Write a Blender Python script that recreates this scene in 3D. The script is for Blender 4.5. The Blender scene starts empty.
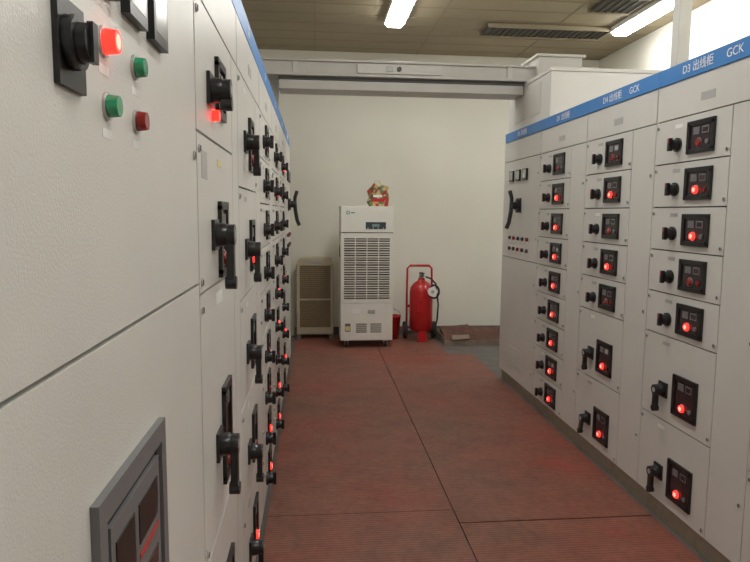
import bpy, bmesh, math, random
from mathutils import Matrix, Vector
random.seed(4)
scn=bpy.context.scene
scn.view_settings.view_transform='Standard'

# ------------------------------------------------------------ materials
def mat(name,col,rough=.5,metal=0,emit=None,es=0,noise=0,nscale=20,bump=0,bscale=300,spec=.5,coat=0):
    m=bpy.data.materials.new(name); m.use_nodes=True
    nt=m.node_tree; b=nt.nodes['Principled BSDF']
    b.inputs['Base Color'].default_value=(*col,1); b.inputs['Roughness'].default_value=rough
    b.inputs['Metallic'].default_value=metal; b.inputs['Specular IOR Level'].default_value=spec
    b.inputs['Coat Weight'].default_value=coat
    if emit: b.inputs['Emission Color'].default_value=(*emit,1); b.inputs['Emission Strength'].default_value=es
    tc=None
    if noise or bump: tc=nt.nodes.new('ShaderNodeTexCoord')
    if noise:
        n=nt.nodes.new('ShaderNodeTexNoise'); n.inputs['Scale'].default_value=nscale; n.inputs['Detail'].default_value=6
        nt.links.new(tc.outputs['Object'],n.inputs['Vector'])
        r=nt.nodes.new('ShaderNodeValToRGB'); r.color_ramp.elements[0].position=.3; r.color_ramp.elements[1].position=.7
        r.color_ramp.elements[0].color=(*[max(0,c*(1-noise)) for c in col],1)
        r.color_ramp.elements[1].color=(*[min(1,c*(1+noise)) for c in col],1)
        nt.links.new(n.outputs['Fac'],r.inputs['Fac']); nt.links.new(r.outputs['Color'],b.inputs['Base Color'])
    if bump:
        n2=nt.nodes.new('ShaderNodeTexNoise'); n2.inputs['Scale'].default_value=bscale; n2.inputs['Detail'].default_value=3
        nt.links.new(tc.outputs['Object'],n2.inputs['Vector'])
        bp=nt.nodes.new('ShaderNodeBump'); bp.inputs['Strength'].default_value=bump; bp.inputs['Distance'].default_value=.002
        nt.links.new(n2.outputs['Fac'],bp.inputs['Height']); nt.links.new(bp.outputs['Normal'],b.inputs['Normal'])
    return m
M={}
M['paint']=mat('cabinet_paint',(.575,.565,.53),.40,noise=.035,nscale=3,bump=.3,bscale=300)
M['paint2']=mat('cabinet_door_paint',(.625,.615,.58),.34,noise=.03,nscale=4,bump=.3,bscale=300)
M['gap']=mat('dark_gap_fill',(.10,.10,.095),.8)  # plain dark fill for door gaps, latch slots and the tray joint
M['plinth']=mat('plinth_paint',(.34,.29,.22),.6,noise=.1)
M['blue']=mat('blue_header_strip',(.04,.20,.52),.4)
M['white']=mat('white_label',(.82,.82,.80),.5)
M['yellow']=mat('yellow_label',(.70,.60,.28),.5)
M['black']=mat('black_plastic',(.012,.012,.013),.32)
M['dark']=mat('dark_window',(.035,.020,.022),.18)
M['grey']=mat('grey_plastic',(.15,.15,.155),.4)
M['lgrey']=mat('light_grey_plastic',(.42,.42,.41),.4)
M['silver']=mat('latch_metal',(.55,.55,.54),.3,.9)
M['redon']=mat('red_lamp_lit',(.7,.02,.01),.3,emit=(1,.018,.012),es=3.5)
M['redhot']=mat('red_lamp_core',(1,.2,.1),.3,emit=(1,.16,.12),es=4)
M['reddim']=mat('red_lamp_unlit',(.25,.015,.012),.25)
M['redmark']=mat('red_mark',(.55,.03,.02),.4)  # plain red colour for switch grip marks and breaker stripe, no emission
M['green']=mat('green_lens',(.02,.30,.14),.25,coat=.5)
M['meter']=mat('meter_face',(.50,.51,.49),.2,coat=.6)
M['galv']=mat('duct_paint',(.52,.51,.47),.45,noise=.06,nscale=4)
M['wall']=mat('wall_paint',(.80,.785,.70),.75,noise=.035,nscale=1.2,bump=.15,bscale=40)
M['cream']=mat('dehumidifier_paint',(.78,.775,.70),.4,noise=.02)
M['slot']=mat('vent_dark',(.07,.065,.055),.6)
M['beige']=mat('aged_beige_plastic',(.52,.45,.32),.5,noise=.08,nscale=8)
M['brown']=mat('brown_mesh',(.21,.15,.085),.6,noise=.2,nscale=60)
M['slat']=mat('brown_slats',(.34,.27,.17),.6)
M['exred']=mat('extinguisher_red',(.48,.010,.014),.3,coat=.3)
M['rubber']=mat('black_rubber',(.02,.02,.02),.6)
M['card']=mat('old_cardboard',(.12,.055,.04),.8,noise=.35,nscale=9)
M['card2']=mat('cardboard_inner',(.25,.19,.14),.8,noise=.2,nscale=9)
M['concrete']=mat('grey_floor',(.13,.12,.112),.6,noise=.2,nscale=6)
M['logo']=mat('logo_green',(.06,.30,.25),.4)
M['lcd']=mat('lcd_panel',(.045,.065,.075),.2)
M['lcdg']=mat('lcd_light',(.18,.26,.28),.3)
M['tube']=mat('lamp_diffuser',(1,1,1),.5,emit=(1,.985,.945),es=34)

def floor_mat():
    m=bpy.data.materials.new('red_ribbed_rubber'); m.use_nodes=True; nt=m.node_tree; N=nt.nodes; L=nt.links
    b=N['Principled BSDF']; b.inputs['Roughness'].default_value=.6
    tc=N.new('ShaderNodeTexCoord')
    n=N.new('ShaderNodeTexNoise'); n.inputs['Scale'].default_value=.9; n.inputs['Detail'].default_value=9; n.inputs['Roughness'].default_value=.68
    L.new(tc.outputs['Object'],n.inputs['Vector'])
    r=N.new('ShaderNodeValToRGB'); e=r.color_ramp.elements
    e[0].position=.34; e[0].color=(.24,.125,.085,1)
    e[1].position=.72; e[1].color=(.45,.075,.05,1)
    for p,c in ((.46,(.30,.125,.085,1)),(.58,(.34,.11,.075,1))):
        q=e.new(p); q.color=c
    L.new(n.outputs['Fac'],r.inputs['Fac'])
    # dark scuffs
    n3=N.new('ShaderNodeTexNoise'); n3.inputs['Scale'].default_value=5; n3.inputs['Detail'].default_value=8; n3.inputs['Roughness'].default_value=.7
    L.new(tc.outputs['Object'],n3.inputs['Vector'])
    r3=N.new('ShaderNodeValToRGB'); r3.color_ramp.elements[0].position=.36; r3.color_ramp.elements[0].color=(.62,.60,.58,1); r3.color_ramp.elements[1].position=.58
    L.new(n3.outputs['Fac'],r3.inputs['Fac'])
    mx0=N.new('ShaderNodeMixRGB'); mx0.blend_type='MULTIPLY'; mx0.inputs['Fac'].default_value=.6
    L.new(r.outputs['Color'],mx0.inputs['Color1']); L.new(r3.outputs['Color'],mx0.inputs['Color2'])
    n2=N.new('ShaderNodeTexNoise'); n2.inputs['Scale'].default_value=30; n2.inputs['Detail'].default_value=6
    L.new(tc.outputs['Object'],n2.inputs['Vector'])
    mx=N.new('ShaderNodeMixRGB'); mx.blend_type='MULTIPLY'; mx.inputs['Fac'].default_value=.5
    r2=N.new('ShaderNodeValToRGB'); r2.color_ramp.elements[0].position=.3; r2.color_ramp.elements[0].color=(.55,.55,.55,1); r2.color_ramp.elements[1].position=.65
    L.new(n2.outputs['Fac'],r2.inputs['Fac']); L.new(mx0.outputs['Color'],mx.inputs['Color1']); L.new(r2.outputs['Color'],mx.inputs['Color2'])
    w=N.new('ShaderNodeTexWave'); w.wave_type='BANDS'; w.bands_direction='Y'; w.inputs['Scale'].default_value=16; w.inputs['Distortion'].default_value=0
    L.new(tc.outputs['Object'],w.inputs['Vector'])
    mx2=N.new('ShaderNodeMixRGB'); mx2.blend_type='MULTIPLY'; mx2.inputs['Fac'].default_value=.25
    L.new(mx.outputs['Color'],mx2.inputs['Color1']); L.new(w.outputs['Color'],mx2.inputs['Color2'])
    L.new(mx2.outputs['Color'],b.inputs['Base Color'])
    bp=N.new('ShaderNodeBump'); bp.inputs['Strength'].default_value=.4; bp.inputs['Distance'].default_value=.0015
    L.new(w.outputs['Fac'],bp.inputs['Height']); L.new(bp.outputs['Normal'],b.inputs['Normal'])
    return m
M['mat']=floor_mat()
M['ceil']=mat('ceiling_panel',(.33,.275,.18),.6,noise=.07,nscale=1.5)
M['ceilg']=mat('ceiling_grid',(.27,.225,.145),.6)
def bag_mat():
    m=bpy.data.materials.new('printed_gift_paper'); m.use_nodes=True; nt=m.node_tree; N=nt.nodes; L=nt.links
    b=N['Principled BSDF']; tc=N.new('ShaderNodeTexCoord'); v=N.new('ShaderNodeTexVoronoi'); v.inputs['Scale'].default_value=27
    L.new(tc.outputs['Object'],v.inputs['Vector'])
    s=N.new('ShaderNodeSeparateColor'); L.new(v.outputs['Color'],s.inputs['Color'])
    r=N.new('ShaderNodeValToRGB'); r.color_ramp.interpolation='CONSTANT'; e=r.color_ramp.elements
    e[0].color=(.36,.03,.02,1); e[1].position=.28; e[1].color=(.55,.38,.11,1)
    for p,c in ((.52,(.5,.45,.32,1)),(.72,(.14,.19,.06,1)),(.88,(.10,.05,.03,1))):
        q=e.new(p); q.color=c
    L.new(s.outputs[0],r.inputs['Fac']); L.new(r.outputs['Color'],b.inputs['Base Color']); return m
M['bag']=bag_mat()

# ------------------------------------------------------------ mesh builder
class B:
    def __init__(s,frame=None): s.bm=bmesh.new(); s.mats=[]; s.F=frame or Matrix.Identity(4)
    def mi(s,k):
        if k not in s.mats: s.mats.append(k)
        return s.mats.index(k)
    def _fin(s,vs,k,smooth=False):
        i=s.mi(k); fs=set()
        for v in vs:
            for f in v.link_faces: fs.add(f)
        for f in fs: f.material_index=i; f.smooth=smooth
    def box(s,a,b,k,rot=None,piv=None):
        r=bmesh.ops.create_cube(s.bm,size=1); c=[(a[i]+b[i])/2 for i in range(3)]; d=[abs(b[i]-a[i]) for i in range(3)]
        m=Matrix.Translation(c)@Matrix.Diagonal((*d,1))
        if rot is not None:
            p=Vector(piv if piv else c); m=Matrix.Translation(p)@rot.to_4x4()@Matrix.Translation(-p)@m
        bmesh.ops.transform(s.bm,matrix=s.F@m,verts=r['verts']); s._fin(r['verts'],k)
    def cyl(s,p0,p1,r,k,r2=None,seg=20,smooth=True):
        p0=Vector(p0);p1=Vector(p1); d=p1-p0; L=d.length
        q=bmesh.ops.create_cone(s.bm,cap_ends=True,segments=seg,radius1=r,radius2=r if r2 is None else r2,depth=L)
        m=Matrix.Translation((p0+p1)/2)@d.to_track_quat('Z','Y').to_matrix().to_4x4()
        bmesh.ops.transform(s.bm,matrix=s.F@m,verts=q['verts']); s._fin(q['verts'],k)
        if smooth:
            for v in q['verts']:
                for f in v.link_faces:
                    if len(f.verts)==4: f.smooth=True
    def poly(s,pts,off,k):
        n=len(pts); o=Vector(off)
        a=[s.bm.verts.new(s.F@Vector(p)) for p in pts]; b=[s.bm.verts.new(s.F@(Vector(p)+o)) for p in pts]
        i=s.mi(k); fs=[s.bm.faces.new(a),s.bm.faces.new(b[::-1])]
        for j in range(n): fs.append(s.bm.faces.new((a[j],b[j],b[(j+1)%n],a[(j+1)%n])))
        for f in fs: f.material_index=i
    def tube(s,pts,r,k,seg=8):
        P=[Vector(p) for p in pts]; rings=[]; i=s.mi(k)
        up=Vector((0.13,.21,.97))
        for j,p in enumerate(P):
            t=(P[min(j+1,len(P)-1)]-P[max(j-1,0)]).normalized(); a=t.cross(up)
            if a.length<1e-3: a=t.cross(Vector((1,0,0)))
            a.normalize(); b=t.cross(a)
            rings.append([s.bm.verts.new(s.F@(p+a*r*math.cos(2*math.pi*q/seg)+b*r*math.sin(2*math.pi*q/seg))) for q in range(seg)])
        for x,y in zip(rings,rings[1:]):
            for q in range(seg):
                f=s.bm.faces.new((x[q],x[(q+1)%seg],y[(q+1)%seg],y[q])); f.material_index=i; f.smooth=True
        for rg in (rings[0],rings[-1]):
            f=s.bm.faces.new(rg); f.material_index=i
    def lathe(s,cx,cy,prof,k,seg=28):
        i=s.mi(k); rings=[]
        for r,z in prof: rings.append([s.bm.verts.new(s.F@Vector((cx+r*math.cos(2*math.pi*q/seg),cy+r*math.sin(2*math.pi*q/seg),z))) for q in range(seg)])
        for x,y in zip(rings,rings[1:]):
            for q in range(seg):
                f=s.bm.faces.new((x[q],x[(q+1)%seg],y[(q+1)%seg],y[q])); f.material_index=i; f.smooth=True
        for rg in (rings[0],rings[-1]):
            f=s.bm.faces.new(rg); f.material_index=i
    def done(s,name,bevel=0,parent=None):
        bmesh.ops.recalc_face_normals(s.bm,faces=s.bm.faces[:])
        me=bpy.data.meshes.new(name); s.bm.to_mesh(me); s.bm.free()
        for k in s.mats: me.materials.append(M[k])
        o=bpy.data.objects.new(name,me); scn.collection.objects.link(o)
        if bevel:
            md=o.modifiers.new('bevel','BEVEL'); md.width=bevel; md.segments=2; md.limit_method='ANGLE'; md.angle_limit=math.radians(50)
        if parent: o.parent=parent
        return o

# ------------------------------------------------------------ constants
XR=1.68; XL=-.25; HC=1.49; CW=3.45; CE=3.36; YB=7.6; YF=-2.2; XW=-1.75
FR=Matrix(((0,0,-1,XR),(1,0,0,0),(0,1,0,0),(0,0,0,1)))   # (u,v,w) -> (XR-w,u,v)
FL=Matrix(((0,0,1,XL),(1,0,0,0),(0,1,0,0),(0,0,0,1)))    # (u,v,w) -> (XL+w,u,v)

# ------------------------------------------------------------ room
b=B(); b.box((XW,YF,-.1),(CW,YB,-.004),'concrete'); b.done('floor')
b=B(); b.box((XW,YB,-.1),(CW,YB+.12,CE+.1),'wall'); b.done('wall_back')
b=B(); b.box((CW,YF,-.1),(CW+.12,YB+.12,CE+.1),'wall'); b.done('wall_right')
b=B(); b.box((XW-.12,YF,-.1),(XW,YB+.12,CE+.1),'wall'); b.done('wall_left')
b=B(); b.box((XW-.12,YF-.12,-.1),(CW+.12,YF,CE+.1),'wall'); b.done('wall_front')
b=B(); b.box((XW,YF,CE),(CW,YB,CE+.1),'ceil')
y=YF+.3
while y<YB:
    b.box((XW,y-.004,CE-.003),(CW,y+.004,CE),'ceilg'); y+=.3
x=XW+.55
while x<CW:
    b.box((x-.006,YF,CE-.004),(x+.006,YB,CE),'ceilg'); x+=1.2
b.done('ceiling')
b=B()
for (x0,x1,y0,y1) in ((1.72,2.95,6.28,6.60),(2.5,2.85,5.35,5.75)):
    b.box((x0,y0,CE-.03),(x1,y1,CE-.006),'slot')
    n=int((x1-x0)/.06)
    for i in range(n+1):
        xx=x0+(x1-x0)*i/n; b.box((xx-.004,y0,CE-.04),(xx+.004,y1,CE-.03),'slot')
    for yy in (y0,y1): b.box((x0-.02,yy-.012,CE-.045),(x1+.02,yy+.012,CE-.006),'ceilg')
b.done('ceiling_vent_grille')
b=B(); b.box((-.24,7.585,0),(CW,7.598,.1),'concrete'); b.done('baseboard_back')

# rubber mats
def rmat(x0,x1,y0,y1,z0=0):
    b=B(); n=30
    i=b.mi('mat'); g=[]
    for a in range(n+1):
        row=[]
        for c in range(5):
            xx=x0+(x1-x0)*c/4; yy=y0+(y1-y0)*a/n
            row.append(b.bm.verts.new((xx,yy,.005+z0+(random.random()*.002))))
        g.append(row)
    for a in range(n):
        for c in range(4):
            f=b.bm.faces.new((g[a][c],g[a][c+1],g[a+1][c+1],g[a+1][c])); f.smooth=True
    b.box((x0,y0,-.004),(x1,y1,.0045+z0),'mat')
    return b.done('red_rubber_mat')
rmat(-.235,.687,2.975,7.56)
rmat(.694,1.665,2.84,6.45)
rmat(.694,1.40,6.456,7.56)
rmat(-.235,.687,-1.5,2.969)
rmat(.694,1.665,-1.5,2.832)

# fluorescent fixtures
def tube_light(x,y0,y1):
    b=B(); z=CE
    b.box((x-.10,y0,z-.05),(x+.10,y1,z-.006),'white')
    b.poly([(x-.085,y0+.02,z-.05),(x+.085,y0+.02,z-.05),(x+.065,y0+.02,z-.08),(x-.065,y0+.02,z-.08)],(0,y1-y0-.04,0),'tube')
    return b.done('fluorescent_ceiling_light')
for x in (.77,3.05):
    for y0 in (5.0,2.4,-.3): tube_light(x,y0,y0+1.3)
tube_light(-1.1,-.3,.95)

# ------------------------------------------------------------ switchgear parts
def small_switch(b,u,v):
    b.cyl((u,v,.01),(u,v,.02),.032,'black'); b.cyl((u,v,.018),(u,v,.044),.026,'black',r2=.023)
    b.box((u-.009,v-.029,.042),(u+.009,v+.029,.058),'black')
    b.box((u-.003,v+.008,.058),(u+.003,v+.027,.059),'redmark')
def lever_switch(b,u,v,L=.12,red=False,tilt=0):
    b.box((u-.036,v-.036,.01),(u+.036,v+.036,.018),'black'); b.cyl((u,v,.016),(u,v,.042),.03,'black',r2=.026)
    R=Matrix.Rotation(tilt,3,'Z')
    b.box((u-.014,v-L,.040),(u+.014,v+.02,.058),'black',rot=R,piv=(u,v,.05))
    b.cyl((u,v,.040),(u,v,.060),.025,'black')
    e=R@Vector((0,-L,0)); b.cyl((u+e.x,v+e.y,.036),(u+e.x,v+e.y,.062),.016,'black')
    b.cyl((u,v,.060),(u,v,.0612),.012,'lgrey')
    if red: b.cyl((u+.045,v-.05,.01),(u+.045,v-.05,.026),.013,'redon')
def big_lever(b,u,v):
    b.box((u-.06,v-.06,.01),(u+.06,v+.06,.018),'black'); b.cyl((u,v,.01),(u,v,.035),.05,'black')
    b.cyl((u,v,.035),(u,v,.075),.03,'black')
    b.tube([(u,v+.03,.07),(u,v-.05,.075),(u,v-.14,.09),(u,v-.19,.11)],.017,'black')
    b.tube([(u,v,.07),(u,v+.06,.072),(u,v+.12,.09)],.016,'black')
def window(b,u,v,w,h,lit,s=1):
    t=.010
    b.box((u-w/2,v-h/2,.01),(u+w/2,v+h/2,.014),'dark')
    for (a,c) in (((u-w/2-t,v+h/2-t,.01),(u+w/2+t,v+h/2+t,.020)),((u-w/2-t,v-h/2-t,.01),(u+w/2+t,v-h/2+t,.020)),
                  ((u-w/2-t,v-h/2,.01),(u-w/2+t,v+h/2,.020)),((u+w/2-t,v-h/2,.01),(u+w/2+t,v+h/2,.020))): b.box(a,c,'black')
    hh=min(h,.13); top=v+h*.5-hh*.5
    b.box((u-w*.32,top+hh*.08,.014),(u-w*.05,top+hh*.34,.0165),'grey')
    b.box((u-w*.29,top+hh*.13,.0165),(u-w*.08,top+hh*.29,.0172),'lgrey' if random.random()<.4 else 'dark')
    b.box((u+w*.05,top+hh*.08,.014),(u+w*.30,top+hh*.34,.0165),'grey')
    lu=u-s*w*.06; lv=v-h*.5+hh*.28; r=.018
    b.cyl((lu,lv,.014),(lu,lv,.017),r+.004,'grey')
    if lit:
        b.cyl((lu,lv,.017),(lu,lv,.026),r,'redon',r2=r*.85); b.cyl((lu,lv,.026),(lu,lv,.0266),r*.55,'redhot')
    else: b.cyl((lu,lv,.017),(lu,lv,.024),r,'reddim',r2=r*.8)
    lu=u+s*w*.28
    b.cyl((lu,lv,.014),(lu,lv,.020),r*.6,'reddim' if random.random()<.5 else 'grey')
def latch(b,u,v):
    b.cyl((u,v,.009),(u,v,.014),.009,'silver',seg=12); b.box((u-.002,v-.006,.014),(u+.002,v+.006,.0155),'gap')
def door(b,u0,u1,v0,v1,k='paint2'):
    g=.003
    b.box((u0+g,v0+g,-.01),(u1-g,v1-g,.010),k)
def shell(b,u0,u1,top=2.19,depth=.95):
    b.box((u0+.001,0.10,-depth),(u1-.001,top,-.004),'paint')
    b.box((u0+.001,-.003,-depth+.02),(u1-.001,.10,-.02),'plinth')
    b.box((u0+.001,.1,-.004),(u1-.001,top-.09,.0),'gap')
    b.box((u0+.001,top-.082,-.004),(u1-.001,top-.006,.008),'blue')
    for uu in (u0+.003,u1-.003): b.box((uu-.002,.1,-.004),(uu+.002,top-.09,.006),'paint')
def text(s,loc,size,parent,side,k='white'):
    c=bpy.data.curves.new('label_text','FONT'); c.body=s; c.size=size; c.extrude=.0004; c.align_x='CENTER'; c.align_y='CENTER'
    o=bpy.data.objects.new('label_text',c); scn.collection.objects.link(o); c.materials.append(M[k])
    o.location=loc; o.rotation_euler=(math.pi/2,0,-math.pi/2 if side=='R' else math.pi/2); o.parent=parent; return o

MOD=.204; V0=.10; VT=V0+9*MOD
def feeder(side,u0,u1,layout,lits,strip=.23,name='GCK',top=2.19,ww=.175):
    b=B(FR if side=='R' else FL); shell(b,u0,u1,top)
    if side=='R': d0,d1,s0,s1=u0+strip,u1,u0,u0+strip; far=d1; sg=-1
    else: d0,d1,s0,s1=u0,u1-strip,u1-strip,u1; far=d0; sg=1
    door(b,u0+.004,u1-.004,VT,top-.09)
    door(b,s0,s1,V0,VT)
    ls=s0+.03 if side=='R' else s1-.03
    for v in (VT-.25,1.0,.35): latch(b,ls,v)
    v=VT
    for n,(m,lit) in enumerate(zip(layout,lits)):
        h=m*MOD; v0=v-h; door(b,d0,d1,v0,v); c=(v+v0)/2
        W=abs(d1-d0)
        uw=far+sg*W*.65; us=far+sg*W*.34
        if m<1.5:
            window(b,uw,c,ww,.122,lit,sg); small_switch(b,us,c-.02)
        else:
            dz=.05 if side=='R' else .02
            window(b,uw,c-dz,ww*.95,.17,lit,sg); lever_switch(b,us,c-dz-.005,.10 if side=='L' else .09,tilt=random.choice((0,0,.25)) )
        latch(b,far+sg*.02,c+h*.5-.03); latch(b,far+sg*(W-.02),c-h*.5+.03)
        b.box((us-.03,c+h*.5-.045,.01),(us+.03,c+h*.5-.028,.0108),'white' if random.random()<.4 else 'lgrey')
        v=v0
    um=(u0+u1)/2
    b.box((um-.05,VT+.05,.01),(um+.05,VT+.085,.0112),'lgrey')
    o=b.done('switchgear_cabinet',bevel=.0016)
    x=(XR-.009) if side=='R' else (XL+.009)
    text(name,(x,um,top-.044),.05,o,side)
    return o
def incomer_far(side,u0,u1,top=2.19):
    b=B(FR if side=='R' else FL); shell(b,u0,u1,top)
    door(b,u0+.004,u1-.004,VT,top-.09)
    door(b,u0+.004,u1-.004,1.12,VT); door(b,u0+.004,u1-.004,.10,1.12)
    um=(u0+u1)/2
    for i in range(3):
        uu=um+(i-1)*.17+.04
        b.box((uu-.05,1.76,.01),(uu+.05,1.85,.026),'black'); b.box((uu-.04,1.776,.026),(uu+.04,1.842,.0265),'meter')
    big_lever(b,um+.02,1.56)
    for j,v in enumerate((1.29,1.20)):
        for i in range(5):
            uu=um+(i-2)*.11
            b.cyl((uu,v,.01),(uu,v,.026),.015,'black' if (i+j)%3 else 'reddim'); b.box((uu-.02,v-.035,.01),(uu+.02,v-.024,.0105),'white')
    for v in (1.8,1.3,.95,.25): latch(b,u0+.04,v)
    for i in range(8): b.box((um-.2,.2+i*.022,.01),(um+.2,.21+i*.022,.014),'paint'); 
    o=b.done('incoming_switchgear_cabinet',bevel=.0016)
    text('D1 进线柜',((XR-.009) if side=='R' else (XL+.009),um,top-.044),.05,o,side)
    return o
S9=[1]*9; S52=[1]*5+[2,2]
incomer_far('R',4.60,5.50)
feeder('R',3.80,4.60,S9,[0,1,1,1,1,1,1,1,1],name='D1 出线柜')
feeder('R',3.00,3.80,S52,[0,1,0,1,0,1,1],name='D4 出线柜      GCK')
feeder('R',2.20,3.00,S52,[0,1,1,0,1,1,1],name='D3 出线柜      GCK')
feeder('R',1.40,2.20,S52,[0,1,1,0,1,1,1],name='D2 出线柜')
L5=[1.8]*5
incomer_far('L',5.25,6.15)
feeder('L',4.43,5.25,S9,[1,0,1,0,1,0,1,1,0],name='D8',ww=.12)
feeder('L',3.62,4.43,S9,[0,1,1,0,1,1,0,1,1],name='D7',ww=.12)
feeder('L',2.82,3.62,S9,[0,0,1,0,0,0,0,1,1],name='D6',ww=.12)
feeder('L',2.03,2.82,L5,[0,1,0,0,1],strip=.2,name='D5',ww=.12)

def left_col1(u0,u1):
    b=B(FL); shell(b,u0,u1); s=u1-.14
    door(b,u0+.003,u1-.004,VT,2.10); door(b,s,u1,V0,VT)
    spl=[VT,1.655,1.315,.70,.10]
    for i,(a,c) in enumerate(zip(spl,spl[1:])): door(b,u0,s,c,a)
    window(b,1.65,1.79,.11,.12,0,1); lever_switch(b,1.50,1.765,.03,red=True)
    window(b,1.66,1.42,.11,.17,0,1); lever_switch(b,1.53,1.435,.115)
    window(b,1.67,.91,.11,.24,0,1); lever_switch(b,1.54,.915,.115)
    window(b,1.67,.42,.11,.24,1,1); lever_switch(b,1.54,.44,.115)
    b.box((1.54,1.262,.01),(1.64,1.292,.011),'white'); b.box((1.38,1.56,.01),(1.45,1.62,.0108),'lgrey')
    b.box((1.60,1.600,.01),(1.66,1.618,.011),'yellow')
    for v in (1.9,1.62,1.34,1.28,.73): latch(b,u0+.02,v)
    return b.done('switchgear_cabinet',bevel=.0016)
left_col1(1.332,2.03)

def left_incomer(u0,u1):
    b=B(FL); shell(b,u0,u1); SP=1.34
    door(b,u0+.003,u1-.003,SP,2.10); door(b,u0+.003,u1-.003,.10,SP)
    b.box((.622,1.607,.01),(.690,1.690,.016),'black'); b.cyl((.650,1.650,.016),(.650,1.650,.026),.026,'black')
    b.cyl((.650,1.650,.024),(.650,1.650,.036),.020,'black',r2=.018,seg=28); b.box((.643,1.631,.034),(.657,1.669,.040),'black')
    def lamp(u,v,k,core=None,prot=.012,r=.0135):
        b.cyl((u,v,.01),(u,v,.0135),r+.003,'silver',seg=24); b.cyl((u,v,.0135),(u,v,.0135+prot),r,k,r2=r*.88,seg=24)
        if core: b.cyl((u,v,.0135+prot),(u,v,.014+prot),r*.6,core,seg=20)
        b.box((u-.017,v-.037,.01),(u+.017,v-.026,.0105),'white')
    lamp(.765,1.681,'redon','redhot',.014,.0145); lamp(.890,1.680,'green'); lamp(.77,1.610,'green'); lamp(.890,1.610,'reddim')
    for u in (.880,1.0,.755):
        b.box((u-.042,1.735,.01),(u+.042,1.825,.022),'black'); b.box((u-.033,1.75,.022),(u+.033,1.817,.0225),'meter')
    latch(b,u1-.035,1.60); latch(b,u0+.04,1.5)
    a0,a1,v0,v1=.665,.965,.74,1.175
    for (p,q) in (((a0,v1-.03,.01),(a1,v1,.020)),((a0,v0,.01),(a1,v0+.03,.020)),((a0,v0+.03,.01),(a0+.025,v1-.03,.020)),((a1-.025,v0+.03,.01),(a1,v1-.03,.020))): b.box(p,q,'grey')
    b.box((a0+.025,v0+.03,.01),(a1-.025,v1-.03,.012),'dark')
    b.box((a0+.04,v0+.20,.012),(a1-.04,v1-.045,.018),'grey'); b.box((a0+.055,v0+.26,.018),(a0+.13,v1-.07,.0195),'black')
    b.box((a0+.15,v0+.31,.018),(a1-.055,v1-.07,.0195),'black'); b.box((a0+.15,v0+.29,.0185),(a1-.055,v0+.297,.0195),'redmark'); b.box((a0+.15,v0+.235,.018),(a1-.06,v0+.265,.0195),'dark')
    b.box((a0+.04,v0+.045,.012),(a1-.04,v0+.185,.017),'grey')
    for i in range(3): b.box((a0+.15+i*.035,v0+.21,.018),(a0+.172+i*.035,v0+.225,.020),'lgrey')
    b.cyl((a0+.18,v0+.12,.017),(a0+.18,v0+.12,.022),.014,'reddim'); b.cyl((a0+.225,v0+.12,.017),(a0+.225,v0+.12,.022),.014,'green')
    b.box((a0+.065,v0+.07,.017),(a0+.12,v0+.16,.022),'black')
    return b.done('incoming_switchgear_cabinet',bevel=.0014)
left_incomer(.35,1.33)
b=B(FL); shell(b,-.65,.348); door(b,-.647,.345,1.34,2.10); door(b,-.647,.345,.1,1.34); latch(b,.31,1.6); latch(b,.31,.8); b.done('incoming_switchgear_cabinet',bevel=.0014)

# ------------------------------------------------------------ bus bridge, boxes, posts
b=B()
b.box((-.62,5.05,2.565),(2.25,5.35,2.655),'galv'); b.box((-.64,5.03,2.653),(2.27,5.37,2.67),'galv'); b.box((-.64,5.03,2.545),(2.27,5.37,2.567),'galv')
b.box((.33,5.035,2.573),(1.0,5.05,2.648),'paint'); b.cyl((.66,5.02,2.61),(.66,5.035,2.61),.018,'black')
b.box((.56,5.03,2.59),(.61,5.036,2.63),'lgrey')
b.box((-.62,5.26,2.2),(-.29,5.40,2.55),'galv')
b.box((1.76,4.98,2.545),(2.12,5.42,2.735),'galv'); b.box((1.74,4.96,2.73),(2.14,5.44,2.75),'galv')
for x in (-.15,1.55): b.box((x-.02,5.04,2.55),(x+.02,5.36,2.665),'paint')
b.done('busbar_bridge_duct',bevel=.003)
b=B(); b.box((-.28,5.08,2.45),(1.68,5.32,2.52),'galv'); b.box((-.28,5.07,2.52),(1.68,5.33,2.543),'gap'); b.done('cable_tray',bevel=.003)
b=B(); b.box((1.69,4.50,2.19),(2.64,5.49,2.525),'paint2'); b.box((1.684,4.49,2.515),(2.65,5.5,2.54),'paint'); b.box((1.686,4.7,2.25),(1.69,5.3,2.48),'paint'); b.done('busbar_top_box',bevel=.003)
b=B(); b.box((2.0,3.42,2.19),(2.07,3.49,CE-.006),'galv'); b.box((1.96,3.38,2.19),(2.11,3.53,2.2),'galv'); b.done('support_post',bevel=.003)

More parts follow.
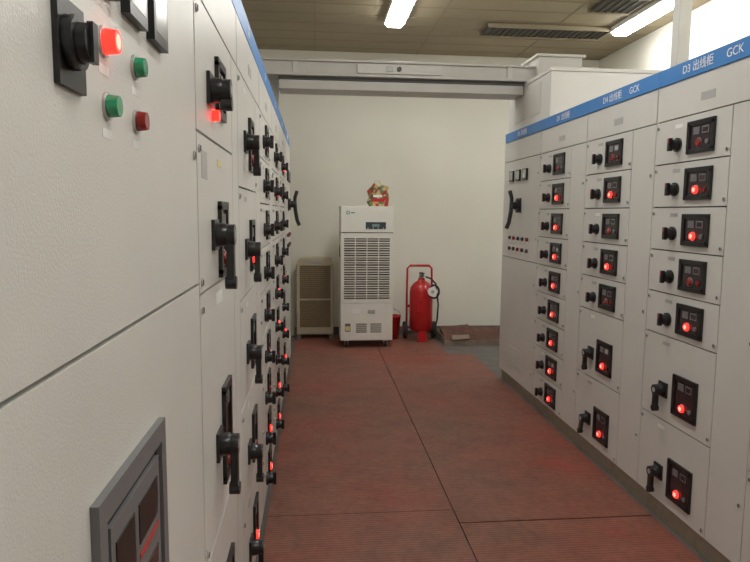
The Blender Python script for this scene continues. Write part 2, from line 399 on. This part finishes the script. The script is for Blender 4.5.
# ------------------------------------------------------------ dehumidifier
b=B(); x0,x1,y0,y1=.275,.85,6.80,7.22; z0,z1=.09,1.56
b.box((x0,y0,z0),(x1,y1,z1),'cream')
b.box((x0+.004,y0-.008,z0+.42),(x1-.004,y0,z1-.29),'cream')
b.box((x0+.004,y0-.008,z0+.005),(x1-.004,y0,z0+.41),'cream')
b.box((x0+.004,y0-.014,z1-.28),(x1-.004,y0,z1-.005),'cream')
b.box((x0+.002,y0-.002,z1-.289),(x1-.002,y0,z1-.281),'slot')
b.box((x0+.27,y0-.018,z1-.245),(x0+.49,y0-.014,z1-.17),'lcd'); b.box((x0+.34,y0-.020,z1-.222),(x0+.42,y0-.018,z1-.19),'lcdg')
for i in range(4): b.cyl((x0+.295+i*.055,y0-.018,z1-.235),(x0+.295+i*.055,y0-.022,z1-.235),.005,'white',seg=10)
b.cyl((x0+.08,y0-.014,z1-.07),(x0+.08,y0-.017,z1-.07),.020,'logo'); b.cyl((x0+.08,y0-.017,z1-.07),(x0+.08,y0-.018,z1-.07),.012,'cream'); b.box((x0+.11,y0-.016,z1-.077),(x0+.15,y0-.014,z1-.064),'logo')
for c in range(4):
    for r in range(13):
        xx=x0+.038+c*.127; zz=z1-.345-r*.052
        b.box((xx,y0-.010,zz-.038),(xx+.116,y0-.0078,zz),'slot'); b.box((xx+.002,y0-.015,zz-.022),(xx+.114,y0-.009,zz-.014),'cream')
for c in range(2):
    for r in range(5): b.box((x0+.17+c*.16,y0-.010,z0+.09+r*.022),(x0+.29+c*.16,y0-.0078,z0+.10+r*.022),'slot')
b.box((x0+.05,y0-.010,z0+.1),(x0+.11,y0-.0078,z0+.19),'grey'); b.box((x0+.055,y0-.011,z0+.11),(x0+.105,y0-.0099,z0+.16),'yellow')
b.box((x0+.13,y0-.010,z0+.30),(x0+.22,y0-.0078,z0+.35),'white'); b.box((x0+.3,y0-.010,z0+.3),(x0+.38,y0-.0078,z0+.34),'lgrey')
b.box((x0-.003,y0+.1,1.0),(x0,y0+.3,1.12),'slot')
for xx in (x0+.07,x1-.07):
    for yy in (y0+.06,y1-.06):
        b.box((xx-.03,yy-.03,z0-.012),(xx+.03,yy+.03,z0),'silver'); b.box((xx-.02,yy-.012,.035),(xx-.014,yy+.012,z0-.01),'silver'); b.box((xx+.014,yy-.012,.035),(xx+.02,yy+.012,z0-.01),'silver')
        b.cyl((xx-.012,yy,.041),(xx+.012,yy,.041),.033,'rubber')
b.done('dehumidifier',bevel=.003)
# gift bag on top
b=B(); zz=1.562; px,py=.70,7.0
prof=[(-.10,0),(.105,0),(.12,.10),(.10,.17),(.115,.215),(.05,.235),(.0,.215),(-.05,.255),(-.09,.21),(-.125,.17),(-.105,.10),(-.13,.05)]
b.poly([(px+a,py-.03,zz+c) for a,c in prof],(0,.06,0),'bag')
b.tube([(px-.05,py,zz+.21),(px-.04,py,zz+.28),(px+.01,py,zz+.295),(px+.04,py,zz+.22)],.006,'yellow')
b.box((px-.07,py-.034,zz+.05),(px+.07,py-.029,zz+.085),'exred'); b.box((px-.06,py-.034,zz+.10),(px+.04,py-.029,zz+.125),'white')
b.done('paper_gift_bag',bevel=.012)

# old space heater
b=B(); x0,x1,y0,y1=-.215,.215,7.34,7.50
pr=[(x0,.06),(x1,.06),(x1,.90),(x1-.02,.94),(x1-.06,.965),(x0+.06,.965),(x0+.02,.94),(x0,.90)]
b.poly([(a,y0+.02,c) for a,c in pr],(0,y1-y0-.02,0),'beige')
t=.035
b.box((x0,y0,.06),(x0+t,y0+.02,.90),'beige'); b.box((x1-t,y0,.06),(x1,y0+.02,.90),'beige'); b.box((x0+t,y0,.87),(x1-t,y0+.02,.955),'beige'); b.box((x0+t,y0,.06),(x1-t,y0+.02,.14),'beige'); b.box((x0+t,y0,.46),(x1-t,y0+.02,.48),'beige')
b.box((x0+t,y0+.012,.14),(x1-t,y0+.02,.87),'brown')
for i in range(30):
    z=.15+i*.024; b.box((x0+t,y0+.006,z),(x1-t,y0+.012,z+.006),'slat')
for i in range(1,6): xx=x0+t+i*(x1-x0-2*t)/6; b.box((xx-.002,y0+.004,.14),(xx+.002,y0+.012,.87),'brown')
b.box((x0+.14,y0-.004,.895),(x1-.14,y0,.925),'lgrey')
b.box((x0-.0,y0-.06,.008),(x0+.05,y1+.03,.06),'grey'); b.box((x1-.05,y0-.06,.008),(x1+.0,y1+.03,.06),'grey')
b.done('portable_space_heater',bevel=.005)

# fire extinguisher (trolley)
b=B(); cx,cy=1.235,7.2
b.lathe(cx,cy,[(.02,.10),(.10,.11),(.135,.15),(.135,.58),(.125,.63),(.09,.68),(.045,.71),(.035,.74),(.001,.745)],'exred')
b.cyl((cx,cy,.74),(cx,cy,.79),.028,'silver'); b.box((cx-.02,cy-.09,.79),(cx+.02,cy+.05,.805),'black'); b.box((cx-.018,cy-.09,.765),(cx+.018,cy-.02,.777),'black')
b.cyl((cx+.03,cy-.02,.765),(cx+.03,cy-.05,.765),.022,'white')
for sx in (-1,1):
    b.tube([(cx+sx*.15,cy+.13,.10),(cx+sx*.15,cy+.13,.55),(cx+sx*.145,cy+.14,.84),(cx+sx*.11,cy+.14,.875)],.013,'exred')
    b.cyl((cx+sx*.15,cy+.11,.109),(cx+sx*.19,cy+.11,.109),.10,'rubber',seg=24); b.cyl((cx+sx*.189,cy+.11,.109),(cx+sx*.194,cy+.11,.109),.05,'exred',seg=20)
b.tube([(cx-.115,cy+.14,.873),(cx+.115,cy+.14,.873)],.015,'exred'); b.cyl((cx-.17,cy+.11,.109),(cx+.17,cy+.11,.109),.012,'silver')
b.box((cx-.15,cy+.11,.38),(cx+.15,cy+.135,.41),'exred'); b.box((cx-.06,cy-.15,.008),(cx+.06,cy-.11,.03),'exred'); b.box((cx-.05,cy-.13,.03),(cx+.05,cy-.11,.13),'exred')
b.box((cx-.06,cy-.139,.36),(cx+.03,cy-.128,.50),'exred')
pts=[(cx+.02,cy-.03,.765),(cx+.10,cy-.08,.74),(cx+.15,cy-.12,.68)]
for i in range(40):
    a=i/39*math.pi*4+1.2; pts.append((cx+.12+.055*math.cos(a),cy-.16-.0006*i,.60+.075*math.sin(a)))
pts+= [(cx+.17,cy-.17,.45),(cx+.165,cy-.15,.28),(cx+.15,cy-.14,.2)]
b.tube(pts,.010,'rubber'); b.cyl((cx+.10,cy-.19,.60),(cx+.10,cy-.165,.60),.055,'white'); b.cyl((cx+.10,cy-.192,.60),(cx+.10,cy-.19,.60),.02,'lgrey'); b.cyl((cx+.15,cy-.14,.2),(cx+.15,cy-.14,.11),.012,'black',r2=.028)
b.done('wheeled_fire_extinguisher',bevel=.002)
BX,BY=.925,7.3
b=B(); b.lathe(BX,BY,[(.06,.008),(.085,.27),(.09,.272),(.09,.285),(.08,.285),(.058,.02)],'exred'); b.tube([(BX-.088,BY,.27),(BX-.07,BY,.33),(BX,BY,.36),(BX+.07,BY,.33),(BX+.088,BY,.27)],.004,'silver'); b.done('red_bucket')
# opened-out cardboard carton with flaps
b=B()
b.box((1.47,6.92,-.003),(2.28,7.42,.008),'card2')
b.box((1.47,6.92,.008),(2.28,6.93,.055),'card2'); b.box((1.47,7.41,.008),(2.28,7.42,.10),'card2'); b.box((1.47,6.93,.008),(1.48,7.41,.08),'card2'); b.box((2.27,6.93,.008),(2.28,7.41,.08),'card2')
b.poly([(1.50,6.95,.03),(1.86,6.95,.045),(1.84,7.36,.15),(1.50,7.38,.12)],(0,0,.008),'card')
b.poly([(1.80,6.96,.05),(2.24,6.95,.03),(2.24,7.36,.11),(1.86,7.38,.13)],(0,0,.008),'card')
b.poly([(1.55,6.90,.06),(1.75,6.90,.075),(1.78,7.05,.09),(1.58,7.06,.08)],(0,0,.006),'card2')
b.done('cardboard_box')

# ------------------------------------------------------------ world + camera
w=bpy.data.worlds.new('world'); scn.world=w; w.use_nodes=True; w.node_tree.nodes['Background'].inputs[0].default_value=(1,.98,.93,1); w.node_tree.nodes['Background'].inputs[1].default_value=.15
f=628
def setup(vpx,vpy,f,roll):
    u=vpx-375; v=281-vpy; r=math.radians(roll)
    u0=u*math.cos(r)-v*math.sin(r); v0=u*math.sin(r)+v*math.cos(r)
    pitch=math.atan(v0/f); yaw=math.atan(-u0/(f/math.cos(pitch))); pitch=math.atan(v0*math.cos(yaw)/f)
    return Matrix.Rotation(-yaw,3,'Z')@Matrix.Rotation(math.pi/2-pitch,3,'X')@Matrix.Rotation(r,3,'Z')
R=setup(315,212,f,.5)
cd=bpy.data.cameras.new('camera'); cd.sensor_width=36; cd.lens=f/750*36; cd.clip_start=.02
co=bpy.data.objects.new('camera',cd); scn.collection.objects.link(co)
co.matrix_world=Matrix.Translation((0,0,HC))@R.to_4x4(); scn.camera=co
